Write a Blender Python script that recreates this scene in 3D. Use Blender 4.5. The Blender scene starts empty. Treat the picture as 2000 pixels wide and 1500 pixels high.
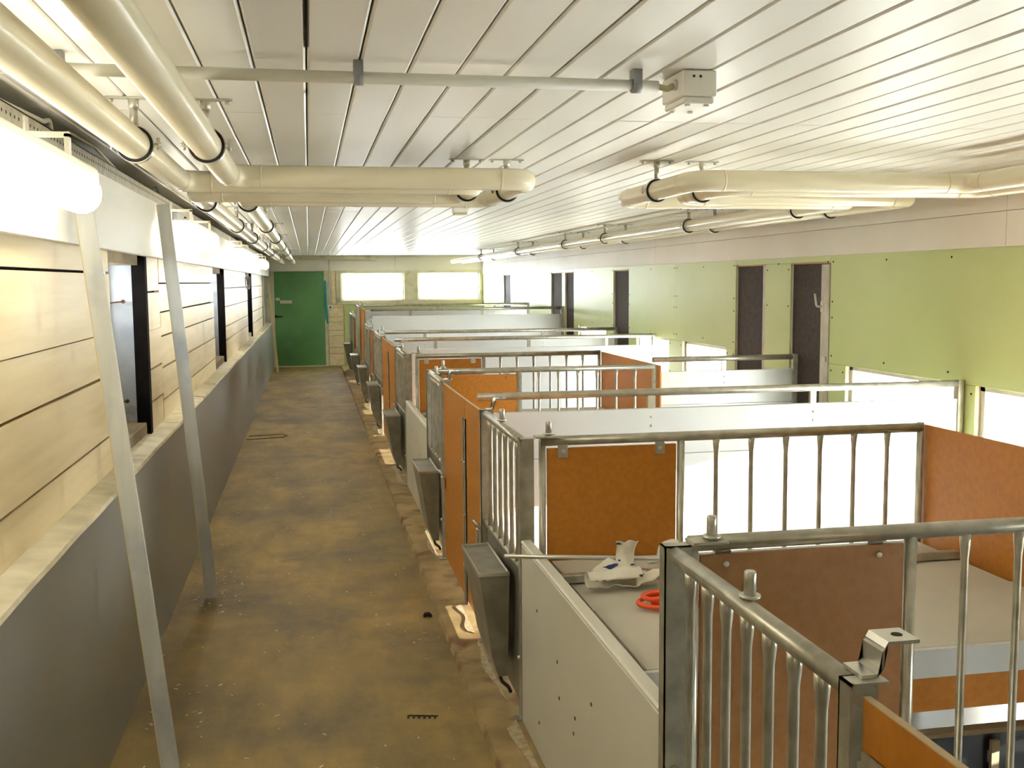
import bpy, math, random
from mathutils import Vector, Matrix
random.seed(7)
S = bpy.context.scene
C = bpy.data.collections.new('scene'); S.collection.children.link(C)

# ------------------------------------------------------------------ camera
F, CAM_H = 2035.0, 1.85                      # focal length in pixels of the 2000 px frame, eye height
YAW, PITCH, ROLL = [math.radians(a) for a in (10.95, 5.62, -0.42)]
fw = Vector((math.sin(YAW)*math.cos(PITCH), math.cos(YAW)*math.cos(PITCH), -math.sin(PITCH)))
ri = Vector((math.cos(YAW), -math.sin(YAW), 0)); up = ri.cross(fw)
r2 = ri*math.cos(ROLL) + up*math.sin(ROLL); u2 = up*math.cos(ROLL) - ri*math.sin(ROLL)
cd = bpy.data.cameras.new('camera'); cam = bpy.data.objects.new('camera', cd); C.objects.link(cam)
cd.sensor_fit = 'HORIZONTAL'; cd.sensor_width = 36.0; cd.lens = F/2000*36; cd.clip_start = .05; cd.clip_end = 300
cam.matrix_world = Matrix(((r2.x, u2.x, -fw.x, 0), (r2.y, u2.y, -fw.y, 0), (r2.z, u2.z, -fw.z, CAM_H), (0, 0, 0, 1)))
S.camera = cam

# ------------------------------------------------------------------ world, sun, exposure
w = bpy.data.worlds.new('sky'); S.world = w; w.use_nodes = True
bg = w.node_tree.nodes['Background']; bg.inputs[0].default_value = (.95, .985, 1.0, 1); bg.inputs[1].default_value = 13.0
sl = bpy.data.lights.new('sun', 'SUN'); sl.energy = 9.0; sl.angle = math.radians(.6); sl.color = (1, .95, .86)
so = bpy.data.objects.new('sun', sl); C.objects.link(so)
so.rotation_euler = Vector((-1, .30, -.21)).to_track_quat('-Z', 'Y').to_euler(); so.location = (12, 0, 8)
vs = S.view_settings; vs.view_transform = 'Standard'; vs.look = 'None'; vs.gamma = 1; vs.use_curve_mapping = False; vs.exposure = 1.5
LAMP = 3.6                                  # strength of the fluorescent diffusers

# ------------------------------------------------------------------ materials
def lin(c):
    return tuple(((v/255)/12.92 if v/255 <= .04045 else ((v/255+.055)/1.055)**2.4) for v in c) + (1,)
def mat(name, c1, c2=None, rough=.5, metal=0, scale=3.0, detail=4, bump=0, stretch=(1, 1, 1), spec=.5, lo=.35, hi=.65, c3=None, s3=1.0, lo3=.55, hi3=.7):
    m = bpy.data.materials.new(name); m.use_nodes = True; nt = m.node_tree; N, L = nt.nodes, nt.links
    b = N['Principled BSDF']; b.inputs['Roughness'].default_value = rough; b.inputs['Metallic'].default_value = metal
    b.inputs['Specular IOR Level'].default_value = spec
    b.inputs['Base Color'].default_value = lin(c1)
    if c2 is None and not bump: return m
    g = N.new('ShaderNodeNewGeometry'); mp = N.new('ShaderNodeMapping'); mp.inputs['Scale'].default_value = stretch
    L.new(g.outputs['Position'], mp.inputs['Vector'])
    nz = N.new('ShaderNodeTexNoise'); nz.inputs['Scale'].default_value = scale; nz.inputs['Detail'].default_value = detail
    L.new(mp.outputs[0], nz.inputs['Vector'])
    if c2 is not None:
        r = N.new('ShaderNodeValToRGB'); e = r.color_ramp.elements
        e[0].position = lo; e[0].color = lin(c1); e[1].position = hi; e[1].color = lin(c2)
        L.new(nz.outputs['Fac'], r.inputs[0]); out = r.outputs[0]
        if c3 is not None:
            n3 = N.new('ShaderNodeTexNoise'); n3.inputs['Scale'].default_value = s3; n3.inputs['Detail'].default_value = 6
            L.new(g.outputs['Position'], n3.inputs['Vector'])
            r3 = N.new('ShaderNodeValToRGB'); e3 = r3.color_ramp.elements
            e3[0].position = lo3; e3[0].color = (0, 0, 0, 1); e3[1].position = hi3; e3[1].color = (1, 1, 1, 1)
            L.new(n3.outputs['Fac'], r3.inputs[0])
            mx = N.new('ShaderNodeMix'); mx.data_type = 'RGBA'
            L.new(r3.outputs[0], mx.inputs[0]); L.new(out, mx.inputs[6]); mx.inputs[7].default_value = lin(c3); out = mx.outputs[2]
        L.new(out, b.inputs['Base Color'])
    if bump:
        bp = N.new('ShaderNodeBump'); bp.inputs['Strength'].default_value = bump; bp.inputs['Distance'].default_value = .01
        L.new(nz.outputs['Fac'], bp.inputs['Height']); L.new(bp.outputs[0], b.inputs['Normal'])
    return m
def emit(name, col, s):
    m = bpy.data.materials.new(name); m.use_nodes = True; b = m.node_tree.nodes['Principled BSDF']
    b.inputs['Base Color'].default_value = (.9, .9, .88, 1); b.inputs['Emission Color'].default_value = col + (1,)
    b.inputs['Emission Strength'].default_value = s; return m
def glass(name):
    m = bpy.data.materials.new(name); m.use_nodes = True; nt = m.node_tree; N, L = nt.nodes, nt.links
    for n in list(N):
        if n.type == 'BSDF_PRINCIPLED': N.remove(n)
    t = N.new('ShaderNodeBsdfTransparent'); t.inputs[0].default_value = (.96, .97, .97, 1)
    g = N.new('ShaderNodeBsdfGlossy'); g.inputs['Roughness'].default_value = .03
    mx = N.new('ShaderNodeMixShader'); mx.inputs[0].default_value = .06
    L.new(t.outputs[0], mx.inputs[1]); L.new(g.outputs[0], mx.inputs[2])
    L.new(mx.outputs[0], [n for n in N if n.type == 'OUTPUT_MATERIAL'][0].inputs[0]); return m
M = dict(
 floor=mat('worn_concrete', (122, 104, 62), (172, 143, 78), .62, scale=2.2, detail=9, bump=.15, stretch=(1, .45, 1), c3=(96, 86, 66), s3=1.1, lo3=.48, hi3=.72),
 kerb=mat('kerb_concrete', (138, 116, 72), (176, 150, 100), .7, scale=5, detail=8, bump=.3, c3=(112, 72, 38), s3=4, lo3=.55, hi3=.68),
 dust=mat('pale_lime_dust', (192, 178, 146), (166, 146, 106), .9, scale=30, detail=8),
 penfloor=mat('black_slat_floor', (26, 27, 28), (40, 41, 42), .28, scale=6),
 ceil=mat('gloss_white_board', (235, 232, 222), (241, 238, 229), .36, scale=.9, detail=3, stretch=(2, .4, 1)),
 gap=mat('groove_backing_timber', (92, 84, 66), rough=.8),  # dull brown backing timber above the ceiling boards
 black=mat('black_tarred_wood', (14, 11, 10), (26, 21, 18), .9, scale=9, spec=.15),
 plank=mat('cream_painted_plank', (224, 203, 156), (238, 219, 176), .45, scale=3.5, detail=8, bump=.12, stretch=(3, .35, 5), c3=(178, 150, 108), s3=2.3, lo3=.6, hi3=.85),
 ledge=mat('cream_plaster_ledge', (200, 190, 160), (222, 213, 184), .7, scale=7, bump=.3, c3=(150, 140, 118), s3=3, lo3=.58, hi3=.75),
 wains=mat('grey_gloss_paint', (130, 131, 126), (144, 144, 138), .32, scale=.8, detail=3, stretch=(1, 1, .5)),
 fascia=mat('white_painted_board', (222, 218, 204), (232, 228, 214), .45, scale=2, detail=6, bump=.05, stretch=(1, .3, 3)),
 recess=mat('whitewashed_jamb', (176, 181, 190), (196, 200, 204), .7, scale=6, detail=6, bump=.25, c3=(120, 108, 92), s3=5, lo3=.6, hi3=.78),
 sill=mat('stained_sill', (120, 104, 78), (170, 152, 118), .7, scale=6, bump=.3, stretch=(1, .4, 1)),
 galv=mat('galvanised_steel', (168, 164, 146), (192, 188, 170), .34, .55, scale=18, detail=3),
 galvd=mat('dull_galvanised_sheet', (140, 139, 126), (164, 162, 148), .4, .55, scale=10, detail=4),
 zinc=mat('bright_zinc', (202, 199, 186), rough=.28, metal=.65),
 pipe=mat('cream_enamel_pipe', (226, 216, 184), (234, 225, 196), .24, scale=1.5),
 rubber=mat('black_rubber', (24, 23, 22), rough=.7),
 band=mat('white_wall_board', (226, 220, 206), (234, 229, 216), .45, scale=1.2),
 green=mat('light_green_board', (188, 200, 128), (197, 208, 140), .38, scale=1.1, detail=5),
 darkb=mat('dark_brown_board', (44, 34, 28), (66, 52, 42), .7, scale=30),
 wood=mat('raw_wood', (196, 150, 96), (214, 172, 118), .6, scale=8, stretch=(1, .2, 1)),
 alu=mat('weathered_frame', (176, 170, 150), (200, 194, 176), .5, .2, scale=8),
 orange=mat('orange_film_plywood', (184, 114, 30), (194, 124, 38), .42, scale=40, detail=2),
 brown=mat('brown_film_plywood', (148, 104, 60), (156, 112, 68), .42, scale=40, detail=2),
 ply=mat('plywood_edge', (206, 182, 140), rough=.6),
 pvc=mat('pale_grey_plastic', (206, 209, 206), (214, 216, 212), .35, scale=1.5),
 lowp=mat('off_white_plastic', (206, 202, 184), (216, 212, 196), .4, scale=1.6),
 lid=mat('grey_lid_board', (190, 184, 164), (202, 196, 178), .5, scale=2.5, detail=5),
 lidedge=mat('brown_board_edge', (128, 100, 66), (150, 118, 80), .7, scale=8),
 doorg=mat('green_door_paint', (92, 148, 86), (106, 162, 98), .4, scale=1.3, detail=4, c3=(80, 128, 76), s3=.9, lo3=.5, hi3=.7),
 backw=mat('old_cream_boards', (208, 202, 170), (222, 216, 186), .6, scale=5, detail=6, bump=.2, c3=(166, 160, 120), s3=4, lo3=.56, hi3=.74),
 turq=mat('turquoise_strip', (34, 146, 150), rough=.4),
 white=mat('white_plastic', (236, 232, 220), rough=.4),
 greyp=mat('grey_plastic', (150, 152, 154), rough=.5),
 conduit=mat('grey_white_conduit', (222, 219, 204), rough=.45),
 board=mat('white_primed_batten', (200, 201, 194), (222, 222, 214), .55, scale=4, detail=6, stretch=(3, 3, .4), c3=(176, 180, 184), s3=3),
 batt=mat('cream_batten', (222, 206, 158), rough=.6),
 hose=mat('orange_red_hose', (246, 82, 28), rough=.4),
 cable=mat('pale_cable', (214, 204, 170), rough=.5),
 cableb=mat('black_cable', (30, 28, 26), rough=.5),
 chips=mat('wood_chips', (214, 200, 160), rough=.8),
 rust=mat('rusty_iron', (108, 70, 38), (84, 52, 30), .8, scale=20),
 ground=mat('bright_yard', (222, 222, 220), (236, 236, 234), .8, scale=.4),
 creamw=mat('cream_painted_cap', (214, 196, 158), rough=.5),
 glass=glass('window_glass'),
)
for n_ in M['floor'].node_tree.nodes:
    if n_.type == 'TEX_NOISE': n_.inputs['Detail'].default_value = 14; n_.inputs['Roughness'].default_value = .68
M['tube'] = emit('fluorescent_diffuser', (1.0, .96, .86), LAMP)
def paper_mat():
    m = mat('printed_paper_sack', (232, 226, 206), (220, 213, 190), .75, scale=12, bump=.3)
    N, L = m.node_tree.nodes, m.node_tree.links; b = N['Principled BSDF']; src = b.inputs['Base Color'].links[0].from_socket
    g = N.new('ShaderNodeNewGeometry'); mp = N.new('ShaderNodeMapping'); mp.inputs['Scale'].default_value = (1, 1, 3)
    L.new(g.outputs['Position'], mp.inputs['Vector'])
    n = N.new('ShaderNodeTexNoise'); n.inputs['Scale'].default_value = 17; n.inputs['Detail'].default_value = 1; L.new(mp.outputs[0], n.inputs['Vector'])
    r = N.new('ShaderNodeValToRGB'); r.color_ramp.elements[0].position = .635; r.color_ramp.elements[1].position = .655; L.new(n.outputs['Fac'], r.inputs[0])
    mx = N.new('ShaderNodeMix'); mx.data_type = 'RGBA'; L.new(r.outputs[0], mx.inputs[0]); L.new(src, mx.inputs[6]); mx.inputs[7].default_value = lin((44, 58, 108))
    L.new(mx.outputs[2], b.inputs['Base Color']); return m
M['paper'] = paper_mat()

# ------------------------------------------------------------------ mesh helpers
class MB:
    def __init__(s): s.v = []; s.f = []; s.sm = []
    def add(s, vs, fs, smooth=False):
        o = len(s.v); s.v += [tuple(p) for p in vs]
        for f in fs: s.f.append([i+o for i in f]); s.sm.append(smooth)
        return s
    def box(s, x0, x1, y0, y1, z0, z1, b=0):
        if b <= 0:
            vs = [(x, y, z) for z in (z0, z1) for y in (y0, y1) for x in (x0, x1)]
            return s.add(vs, [(0, 2, 3, 1), (4, 5, 7, 6), (0, 1, 5, 4), (2, 6, 7, 3), (0, 4, 6, 2), (1, 3, 7, 5)])
        b = min(b, .45*min(x1-x0, y1-y0, z1-z0)); vs = []; idx = {}
        for ix, (X, sx) in enumerate(((x0, 1), (x1, -1))):
            for iy, (Y, sy) in enumerate(((y0, 1), (y1, -1))):
                for iz, (Z, sz) in enumerate(((z0, 1), (z1, -1))):
                    for a in range(3):
                        p = [X+sx*b, Y+sy*b, Z+sz*b]; p[a] = (X, Y, Z)[a]; idx[ix, iy, iz, a] = len(vs); vs.append(p)
        fs = []
        R = [(0, 0), (1, 0), (1, 1), (0, 1)]
        for a in range(3):
            for k in (0, 1):
                q = []
                for (p, r) in R:
                    c = [0, 0, 0]; c[a] = k; c[(a+1) % 3] = p; c[(a+2) % 3] = r; q.append(idx[c[0], c[1], c[2], a])
                fs.append(q if k else q[::-1])
        for a in range(3):      # edges along axis a
            b1, b2 = (a+1) % 3, (a+2) % 3
            for p in (0, 1):
                for r in (0, 1):
                    q = []
                    for (k, ax) in ((0, b1), (1, b1), (1, b2), (0, b2)):
                        c = [0, 0, 0]; c[a] = k; c[b1] = p; c[b2] = r; q.append(idx[c[0], c[1], c[2], ax])
                    fs.append(q if (p == r) else q[::-1])
        for ix in (0, 1):
            for iy in (0, 1):
                for iz in (0, 1):
                    q = [idx[ix, iy, iz, a] for a in range(3)]; fs.append(q if (ix+iy+iz) % 2 else q[::-1])
        return s.add(vs, fs)
    def sweep(s, pts, r, n=12, cap=True, rs=None, ell=(1, 1)):
        P = [Vector(p) for p in pts]; T = []
        for i in range(len(P)):
            a = P[max(i-1, 0)]; b = P[min(i+1, len(P)-1)]; T.append((b-a).normalized())
        t = T[0]; ref = Vector((0, 0, 1)) if abs(t.z) < .9 else Vector((1, 0, 0))
        u = (ref - t*ref.dot(t)).normalized(); vs = []
        for i, p in enumerate(P):
            if i:
                q = T[i-1].rotation_difference(T[i]); u = q @ u; u = (u - T[i]*u.dot(T[i])).normalized()
            v = T[i].cross(u); rr = rs[i] if rs else r
            for k in range(n):
                a = 2*math.pi*k/n; vs.append(p + (u*math.cos(a)*ell[0] + v*math.sin(a)*ell[1])*rr)
        fs = []
        for i in range(len(P)-1):
            for k in range(n):
                fs.append((i*n+k, i*n+(k+1) % n, (i+1)*n+(k+1) % n, (i+1)*n+k))
        s.add(vs, fs, True)
        if cap:
            o = len(s.v)-len(vs); s.f += [[o+k for k in range(n)][::-1], [o+(len(P)-1)*n+k for k in range(n)]]; s.sm += [False, False]
        return s
    def cyl(s, a, b, r, n=12): return s.sweep([a, b], r, n)
    def prism(s, poly, axis, a0, a1):
        def P(u, v, a): return {'X': (a, u, v), 'Y': (u, a, v), 'Z': (u, v, a)}[axis]
        n = len(poly); vs = [P(u, v, a0) for u, v in poly] + [P(u, v, a1) for u, v in poly]
        fs = [list(range(n))[::-1], list(range(n, 2*n))] + [(i, (i+1) % n, n+(i+1) % n, n+i) for i in range(n)]
        return s.add(vs, fs)
    def mesh(s, name, m, off=(0, 0, 0)):
        me = bpy.data.meshes.new(name)
        me.from_pydata([(p[0]-off[0], p[1]-off[1], p[2]-off[2]) for p in s.v], [], s.f)
        me.polygons.foreach_set('use_smooth', s.sm); me.materials.append(m)
        import bmesh
        b = bmesh.new(); b.from_mesh(me); bmesh.ops.recalc_face_normals(b, faces=b.faces); b.to_mesh(me); b.free()
        return me
def fillet(pts, R, n=8):
    P = [Vector(p) for p in pts]; out = [P[0]]
    for i in range(1, len(P)-1):
        a = (P[i-1]-P[i]).normalized(); b = (P[i+1]-P[i]).normalized()
        ang = a.angle(b); d = R/math.tan(ang/2); d = min(d, .49*(P[i-1]-P[i]).length, .49*(P[i+1]-P[i]).length)
        s0 = P[i]+a*d; s1 = P[i]+b*d
        for k in range(n+1):
            t = k/n; out.append((1-t)**2*s0 + 2*t*(1-t)*P[i] + t*t*s1)
    out.append(P[-1]); return out
ORG = {}
def org(o): return ORG.get(o.name, (0, 0, 0))
def tag(o, label, cat, group=None):
    o['label'] = label; o['category'] = cat
    if group: o['group'] = group
    return o
def thing(name, label, cat, loc=(0, 0, 0), group=None):
    o = bpy.data.objects.new(name, None); C.objects.link(o); o.location = loc; o.empty_display_size = .05
    ORG[o.name] = tuple(loc); return tag(o, label, cat, group)
def part(name, mb, m, parent=None, label=None):
    """mesh given in world coordinates, linked under its thing"""
    off = org(parent) if parent else (0, 0, 0)
    o = bpy.data.objects.new(name, mb.mesh(name, M[m], off)); C.objects.link(o)
    if parent: o.parent = parent; ORG[o.name] = off
    if label: o['label'] = label
    return o
def put(name, me, loc, parent, rot=None):
    """shared mesh placed at a world location under its thing"""
    o = bpy.data.objects.new(name, me); C.objects.link(o); off = org(parent); o.parent = parent
    o.location = (loc[0]-off[0], loc[1]-off[1], loc[2]-off[2])
    if rot: o.rotation_euler = rot
    ORG[o.name] = tuple(loc); return o
def struct(name, mb, m):
    o = part(name, mb, m); o['kind'] = 'structure'; return o
def single(name, mb, m, label, cat, group=None):
    return tag(part(name, mb, m), label, cat, group)
B = lambda *a, **k: MB().box(*a, **k)

# ------------------------------------------------------------------ room dimensions
XW, XR, XB = -.90, 3.90, 23.5       # plank wall face, right wall face, back wall face (y)
Y0 = -3.0; ZC = 2.45
def lab(o, t): o['label'] = t; return o

lab(struct('ground', MB().box(4.35, 40, -25, 50, -.2, -.1).box(-40, -1.5, -25, 50, -.2, -.1), 'ground'), 'bright pale yard outside the windows')
lab(struct('floor', B(-1.1, .845, Y0, XB+.3, -.15, 0), 'floor'), 'worn brown concrete floor of the feeding aisle')
lab(struct('floor_pens', B(.845, XR+.3, Y0, XB+.3, -.15, -.02), 'penfloor'), 'dark floor inside the pens')
k = lab(struct('trim_1', MB().prism([(.655, 0), (.665, .03), (.875, .035), (.875, 0)], 'Y', Y0, XB-.2), 'kerb'), 'low concrete kerb along the pen fronts')
for (a, b, x0) in ((3.15, 4.1, .76), (4.3, 5.1, .775), (5.2, 5.7, .775), (6.7, 7.5, .77), (9.3, 10.3, .76), (12.5, 13.3, .75)):
    n = 12; pl = [(.80, a)] + [(x0 + .014*math.sin(7*i+a*3), a+(b-a)*i/n) for i in range(1, n)] + [(.80, b)]
    part('lime_dust', MB().prism(pl, 'Z', .0335, .0365), 'dust', k)

# ceiling: boards one by one
cl = lab(struct('ceiling', B(-1.4, XR+.3, Y0-.2, XB+.3, ZC+.022, ZC+.12), 'gap'), 'ceiling of long glossy white boards')
PW = .143; joints = [Y0, 3.86, 9.05, 14.2, 19.4, XB]
for j in range(5):
    L = joints[j+1]-joints[j]-.004; h = PW/2-.0025
    prof = [(-h, .02), (-h, .005), (-h+.006, 0), (h-.006, 0), (h, .005), (h, .02)]
    me = MB().prism(prof, 'Y', 0, L).mesh('ceiling_board', M['ceil'])
    for i in range(-9, 28):
        x = .009 + PW*(i+.5)
        put('ceiling_board', me, (x, joints[j]+.002, ZC + random.uniform(-.0012, .0012)), cl)
part('open_joint', MB().box(.0065, .0115, 1.2, 2.80, ZC-.002, ZC+.02).box(.007, .011, 3.42, 3.46, ZC-.008, ZC+.01), 'black', cl)

# ------------------------------------------------------------------ left wall
opens = [(5.07, 6.18), (10.39, 11.67), (16.02, 17.14)]
mb = MB().box(-1.35, -.81, Y0, XB+.3, -.1, .99)
ed = [Y0] + [y for o in opens for y in o] + [XB+.3]
for i in range(0, len(ed), 2): mb.box(-1.35, XW-.045, ed[i], ed[i+1], .99, 2.03)
mb.box(-1.35, -.99, Y0, XB+.3, 2.03, ZC+.03)
wl = lab(struct('wall_left', mb, 'recess'), 'left wall with painted planks above a grey lower part')
part('painted_lower_wall', B(-.812, -.80, Y0, XB-.02, -.02, .985), 'wains', wl)
pl = MB()
nn = 160
for i in range(nn):
    ya = Y0+(XB-.02-Y0)*i/nn; yb = Y0+(XB-.02-Y0)*(i+1)/nn
    wa, wb = [.004*math.sin(y*3.1)+.003*math.sin(y*9.7) for y in (ya, yb)]
    pl.add([(-.797+wa*.5, ya, .985), (-.797+wb*.5, yb, .985), (-.802+wb*.5, yb, 1.0), (-.802+wa*.5, ya, 1.0), (-.93, ya, 1.012), (-.93, yb, 1.012)], [(0, 1, 2, 3), (3, 2, 5, 4)])
part('ledge', pl, 'ledge', wl)
part('backing', MB(), 'black', wl) if False else None
segs = [(Y0, 5.07, (1.166, 1.437, 1.625, 1.90)), (6.18, 6.70, (1.175, 1.363, 1.585, 1.804)), (6.705, 10.39, (1.137, 1.334, 1.529, 1.676, 1.855)),
        (11.67, 16.02, (1.23, 1.38, 1.597, 1.80)), (17.14, 21.0, (1.2, 1.39, 1.6, 1.8))]
for a, b, zs in segs:
    part('gap_backing', B(XW-.045, XW-.03, a, b, 1.0, 2.03), 'black', wl)
    z = [1.005] + list(zs) + [2.03]
    cuts = [a, b] if b-a < 6 else [a, 1.4, b]
    for c in range(len(cuts)-1):
        for i in range(len(z)-1):
            g = .005 if abs(z[i]-1.625) > .01 and abs(z[i]-1.585) > .01 else .0015
            g2 = .005 if abs(z[i+1]-1.625) > .01 and abs(z[i+1]-1.585) > .01 else .0015
            d = random.uniform(-.003, .003); y0, y1 = cuts[c]+.002, cuts[c+1]-.002
            t0, t1 = random.uniform(-.004, .004), random.uniform(-.004, .004)
            zz = [z[i]+g, z[i+1]-g2]
            m_ = MB().add([(XW-.03, y0, zz[0]), (XW+d, y0, zz[0]), (XW+d, y1, zz[0]+(t0 if i else 0)), (XW-.03, y1, zz[0]+(t0 if i else 0)),
                           (XW-.03, y0, zz[1]), (XW+d, y0, zz[1]), (XW+d, y1, zz[1]+t0*.5), (XW-.03, y1, zz[1]+t0*.5)],
                          [(0, 3, 2, 1), (4, 5, 6, 7), (0, 1, 5, 4), (1, 2, 6, 5), (2, 3, 7, 6), (3, 0, 4, 7)])
            part('plank', m_, 'plank', wl)
part('corner_trim', B(XW-.02, XW+.012, 21.0, 21.07, 1.0, 2.0), 'wood', wl)
# white fascia boards above the planks, perforated angle on top
for a, b in ((Y0, 4.45), (4.453, 10.1), (10.103, 16.4), (16.403, XB-.03)):
    part('fascia_board', B(-.88, -.85, a, b, 2.0, 2.37, b=.003), 'fascia', wl)
for a, b in ((Y0, 6.6), (6.603, 15.2), (15.203, XB-.03)):
    ang = MB().box(-.8495, -.846, a, b, 2.315, 2.377).box(-.9, -.846, a, b, 2.373, 2.377)
    part('angle_strip', ang, 'galv', wl)
hl = MB()
for i in range(130):
    y = 1.9+i*.045
    if y < 7.5: hl.cyl((-.8462, y, 2.348), (-.8455, y, 2.348), .006, 8)
o = part('strip_holes', hl, 'rubber', wl); o['kind'] = 'stuff'
# recessed left windows; unseen lower boarding added to hold back daylight
for i, (a, b) in enumerate(opens):
    wn = struct('window_%d' % (i+1), MB().box(-1.33, -1.28, a, b, 1.0, 1.78).box(-1.33, -1.28, a, a+.06, 1.78, 2.0).box(-1.33, -1.28, b-.06, b, 1.78, 2.0).box(-1.33, -1.28, a, b, 1.94, 2.03)
                .box(-1.325, -1.285, (a+b)/2-.02, (a+b)/2+.02, 1.78, 2.0), 'alu')
    wn['label'] = ['deep recessed window opening nearest the two tall leaning battens', 'recessed window opening in the middle of the plank wall', 'recessed window opening in the plank wall nearest the green door'][i]
    for p0, p1 in ((a+.06, (a+b)/2-.02), ((a+b)/2+.02, b-.06)):
        part('pane', B(-1.308, -1.304, p0, p1, 1.78, 1.94), 'glass', wn)
    part('sill', B(-1.28, -.915, a, b-.0, 1.0, 1.075, b=.006), 'sill', wn)
    part('black_jamb_strip', B(-.965, -.893, b-.075, b, 1.0, 2.01), 'black', wn)
    part('jamb_board', B(-1.28, -1.11, b-.03, b-.001, 1.075, 2.01), 'recess', wn)
    part('head_board', B(-1.28, -.93, a, b, 1.955, 2.02), 'sill', wn)
    wi = MB()
    for z in (1.75, 1.19):
        wi.sweep([(-1.20, b-.036, z-.012), (-1.10, b-.042, z-.004), (-1.02, b-.045, z+.004)], .004, 6).sweep([(-1.02, b-.03, z+.004), (-1.02, b-.05, z+.004)], .011, 8)
    part('window_hook', wi, 'rust', wn)

# ------------------------------------------------------------------ back wall
YB = XB
wb = MB()
wb.box(-1.1, -.80, YB, YB+.3, -.1, ZC+.03).box(.40, .71, YB, YB+.3, -.1, ZC+.03).box(-.80, .40, YB, YB+.3, 2.105, ZC+.03)
wb.box(-.80, .40, YB+.035, YB+.3, -.1, 2.105).box(.71, 4.2, YB, YB+.3, -.1, 1.46).box(.71, 4.2, YB, YB+.3, 2.07, ZC+.03).box(2.09, 2.41, YB, YB+.3, 1.46, 2.07).box(3.81, 4.2, YB, YB+.3, 1.46, 2.07)
wk = lab(struct('wall_back', wb, 'backw'), 'end wall with a green door and two wide windows')
for a, b in ((-.86, 1.9), (1.903, XR)): part('white_band_board', B(a, b, YB-.03, YB, 2.115, ZC), 'band', wk)
part('door_jamb_board', B(-.80, -.748, YB-.025, YB+.02, 0, 2.115), 'backw', wk)
part('door_jamb_board', B(.334, .40, YB-.025, YB+.02, 0, 2.115), 'backw', wk)
zs = [.02, .28, .42, .68, .80, .98, 1.09, 1.30, 1.37]
for i in range(len(zs)-1): part('wall_block', B(.405, .74, YB-.03-random.uniform(0, .012), YB, zs[i]+.005, zs[i+1]-.005, b=.005), 'plank', wk)
part('post_board', B(.49, .58, YB-.02, YB, 1.4, 2.115), 'plank', wk)
part('green_board', B(.76, 1.05, YB-.035, YB, .0, 1.36), 'green', wk)
part('green_board', B(1.053, XR-.02, YB-.02, YB, .0, 1.36), 'green', wk)
for a, b, c, d in ((.585, XR-.02, 1.365, 1.455), (.585, XR-.02, 2.062, 2.115), (.585, .70, 1.46, 2.06), (2.10, 2.40, 1.46, 2.06), (3.815, XR-.02, 1.46, 2.06)):
    part('window_trim_board', B(a, b, YB-.04, YB, c, d, b=.004), 'backw', wk)
for i, (a, b) in enumerate(((.71, 2.09), (2.41, 3.81))):
    wn = struct('window_%d' % (i+4), MB().box(a, a+.03, YB+.03, YB+.09, 1.46, 2.07).box(b-.03, b, YB+.03, YB+.09, 1.46, 2.07).box(a, b, YB+.03, YB+.09, 1.46, 1.485).box(a, b, YB+.03, YB+.09, 2.045, 2.07), 'white')
    wn['label'] = ['wide three-pane window in the end wall beside the green door', 'wide three-pane window in the end wall next to the green side wall'][i]
    t = (b-a-.06)/3
    for q in range(3): part('pane', B(a+.03+t*q+.006, a+.03+t*(q+1)-.006, YB+.055, YB+.06, 1.485, 2.045), 'glass', wn)
    for q in (1, 2): part('glazing_bar', B(a+.03+t*q-.006, a+.03+t*q+.006, YB+.045, YB+.07, 1.485, 2.045), 'white', wn)
dr = struct('door_1', B(-.744, .33, YB-.012, YB+.03, .03, 2.10, b=.004), 'doorg'); dr['label'] = 'green painted door closing the end of the aisle'
part('edge_strip', B(.18, .326, YB-.02, YB-.0125, .04, 2.095), 'doorg', dr)
part('latch_plate', B(-.63, -.37, YB-.03, YB-.0125, 1.40, 1.475, b=.004), 'backw', dr, 'cream wooden latch block')
part('bolt', B(-.72, -.63, YB-.028, YB-.0125, 1.47, 1.53, b=.003), 'zinc', dr, 'small metal bolt')
hd = MB().sweep([(-.72, YB-.012, 1.12), (-.72, YB-.06, 1.12), (-.58, YB-.065, 1.115)], .011, 8).cyl((-.72, YB-.012, 1.12), (-.72, YB-.02, 1.12), .03, 12)
part('handle', hd, 'rubber', dr, 'black door handle')
part('threshold', B(-.745, .335, YB-.05, YB-.0125, .0, .03), 'backw', dr)
single('beam_casing', B(-.66, 1.48, YB-.13, YB-.031, 2.355, 2.447, b=.004), 'backw', 'cream boxed-in casing running under the ceiling on the end wall above the green door', 'casing')
t = thing('wall_switch', 'small square white rotary switch with conduit beside the green door', 'switch', (.455, YB-.03, 1.31))
part('conduit', MB().cyl((.455, YB-.05, 1.34), (.455, YB-.05, 2.35), .013, 10), 'conduit', t)
part('box', B(.40, .51, YB-.09, YB-.042, 1.255, 1.365, b=.008), 'white', t)
part('knob', MB().cyl((.455, YB-.09, 1.312), (.455, YB-.105, 1.312), .022, 14), 'rubber', t, 'black round knob')
st = MB()
pp = [(.345, 1.90), (.35, 1.6), (.358, 1.35), (.375, 1.1), (.40, .95)]
for i in range(4):
    (x, z), (x2, z2) = pp[i], pp[i+1]
    st.add([(x-.03, YB-.032, z), (x+.03, YB-.032, z), (x2+.028, YB-.036, z2), (x2-.028, YB-.036, z2), (x-.03, YB-.026, z), (x+.03, YB-.026, z), (x2+.028, YB-.028, z2), (x2-.028, YB-.028, z2)], [(0, 1, 2, 3), (4, 7, 6, 5), (0, 3, 7, 4), (1, 5, 6, 2), (0, 4, 5, 1), (3, 2, 6, 7)])
single('plastic_strip', st, 'turq', 'long turquoise plastic strip hanging on the jamb of the green door', 'strip')

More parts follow.
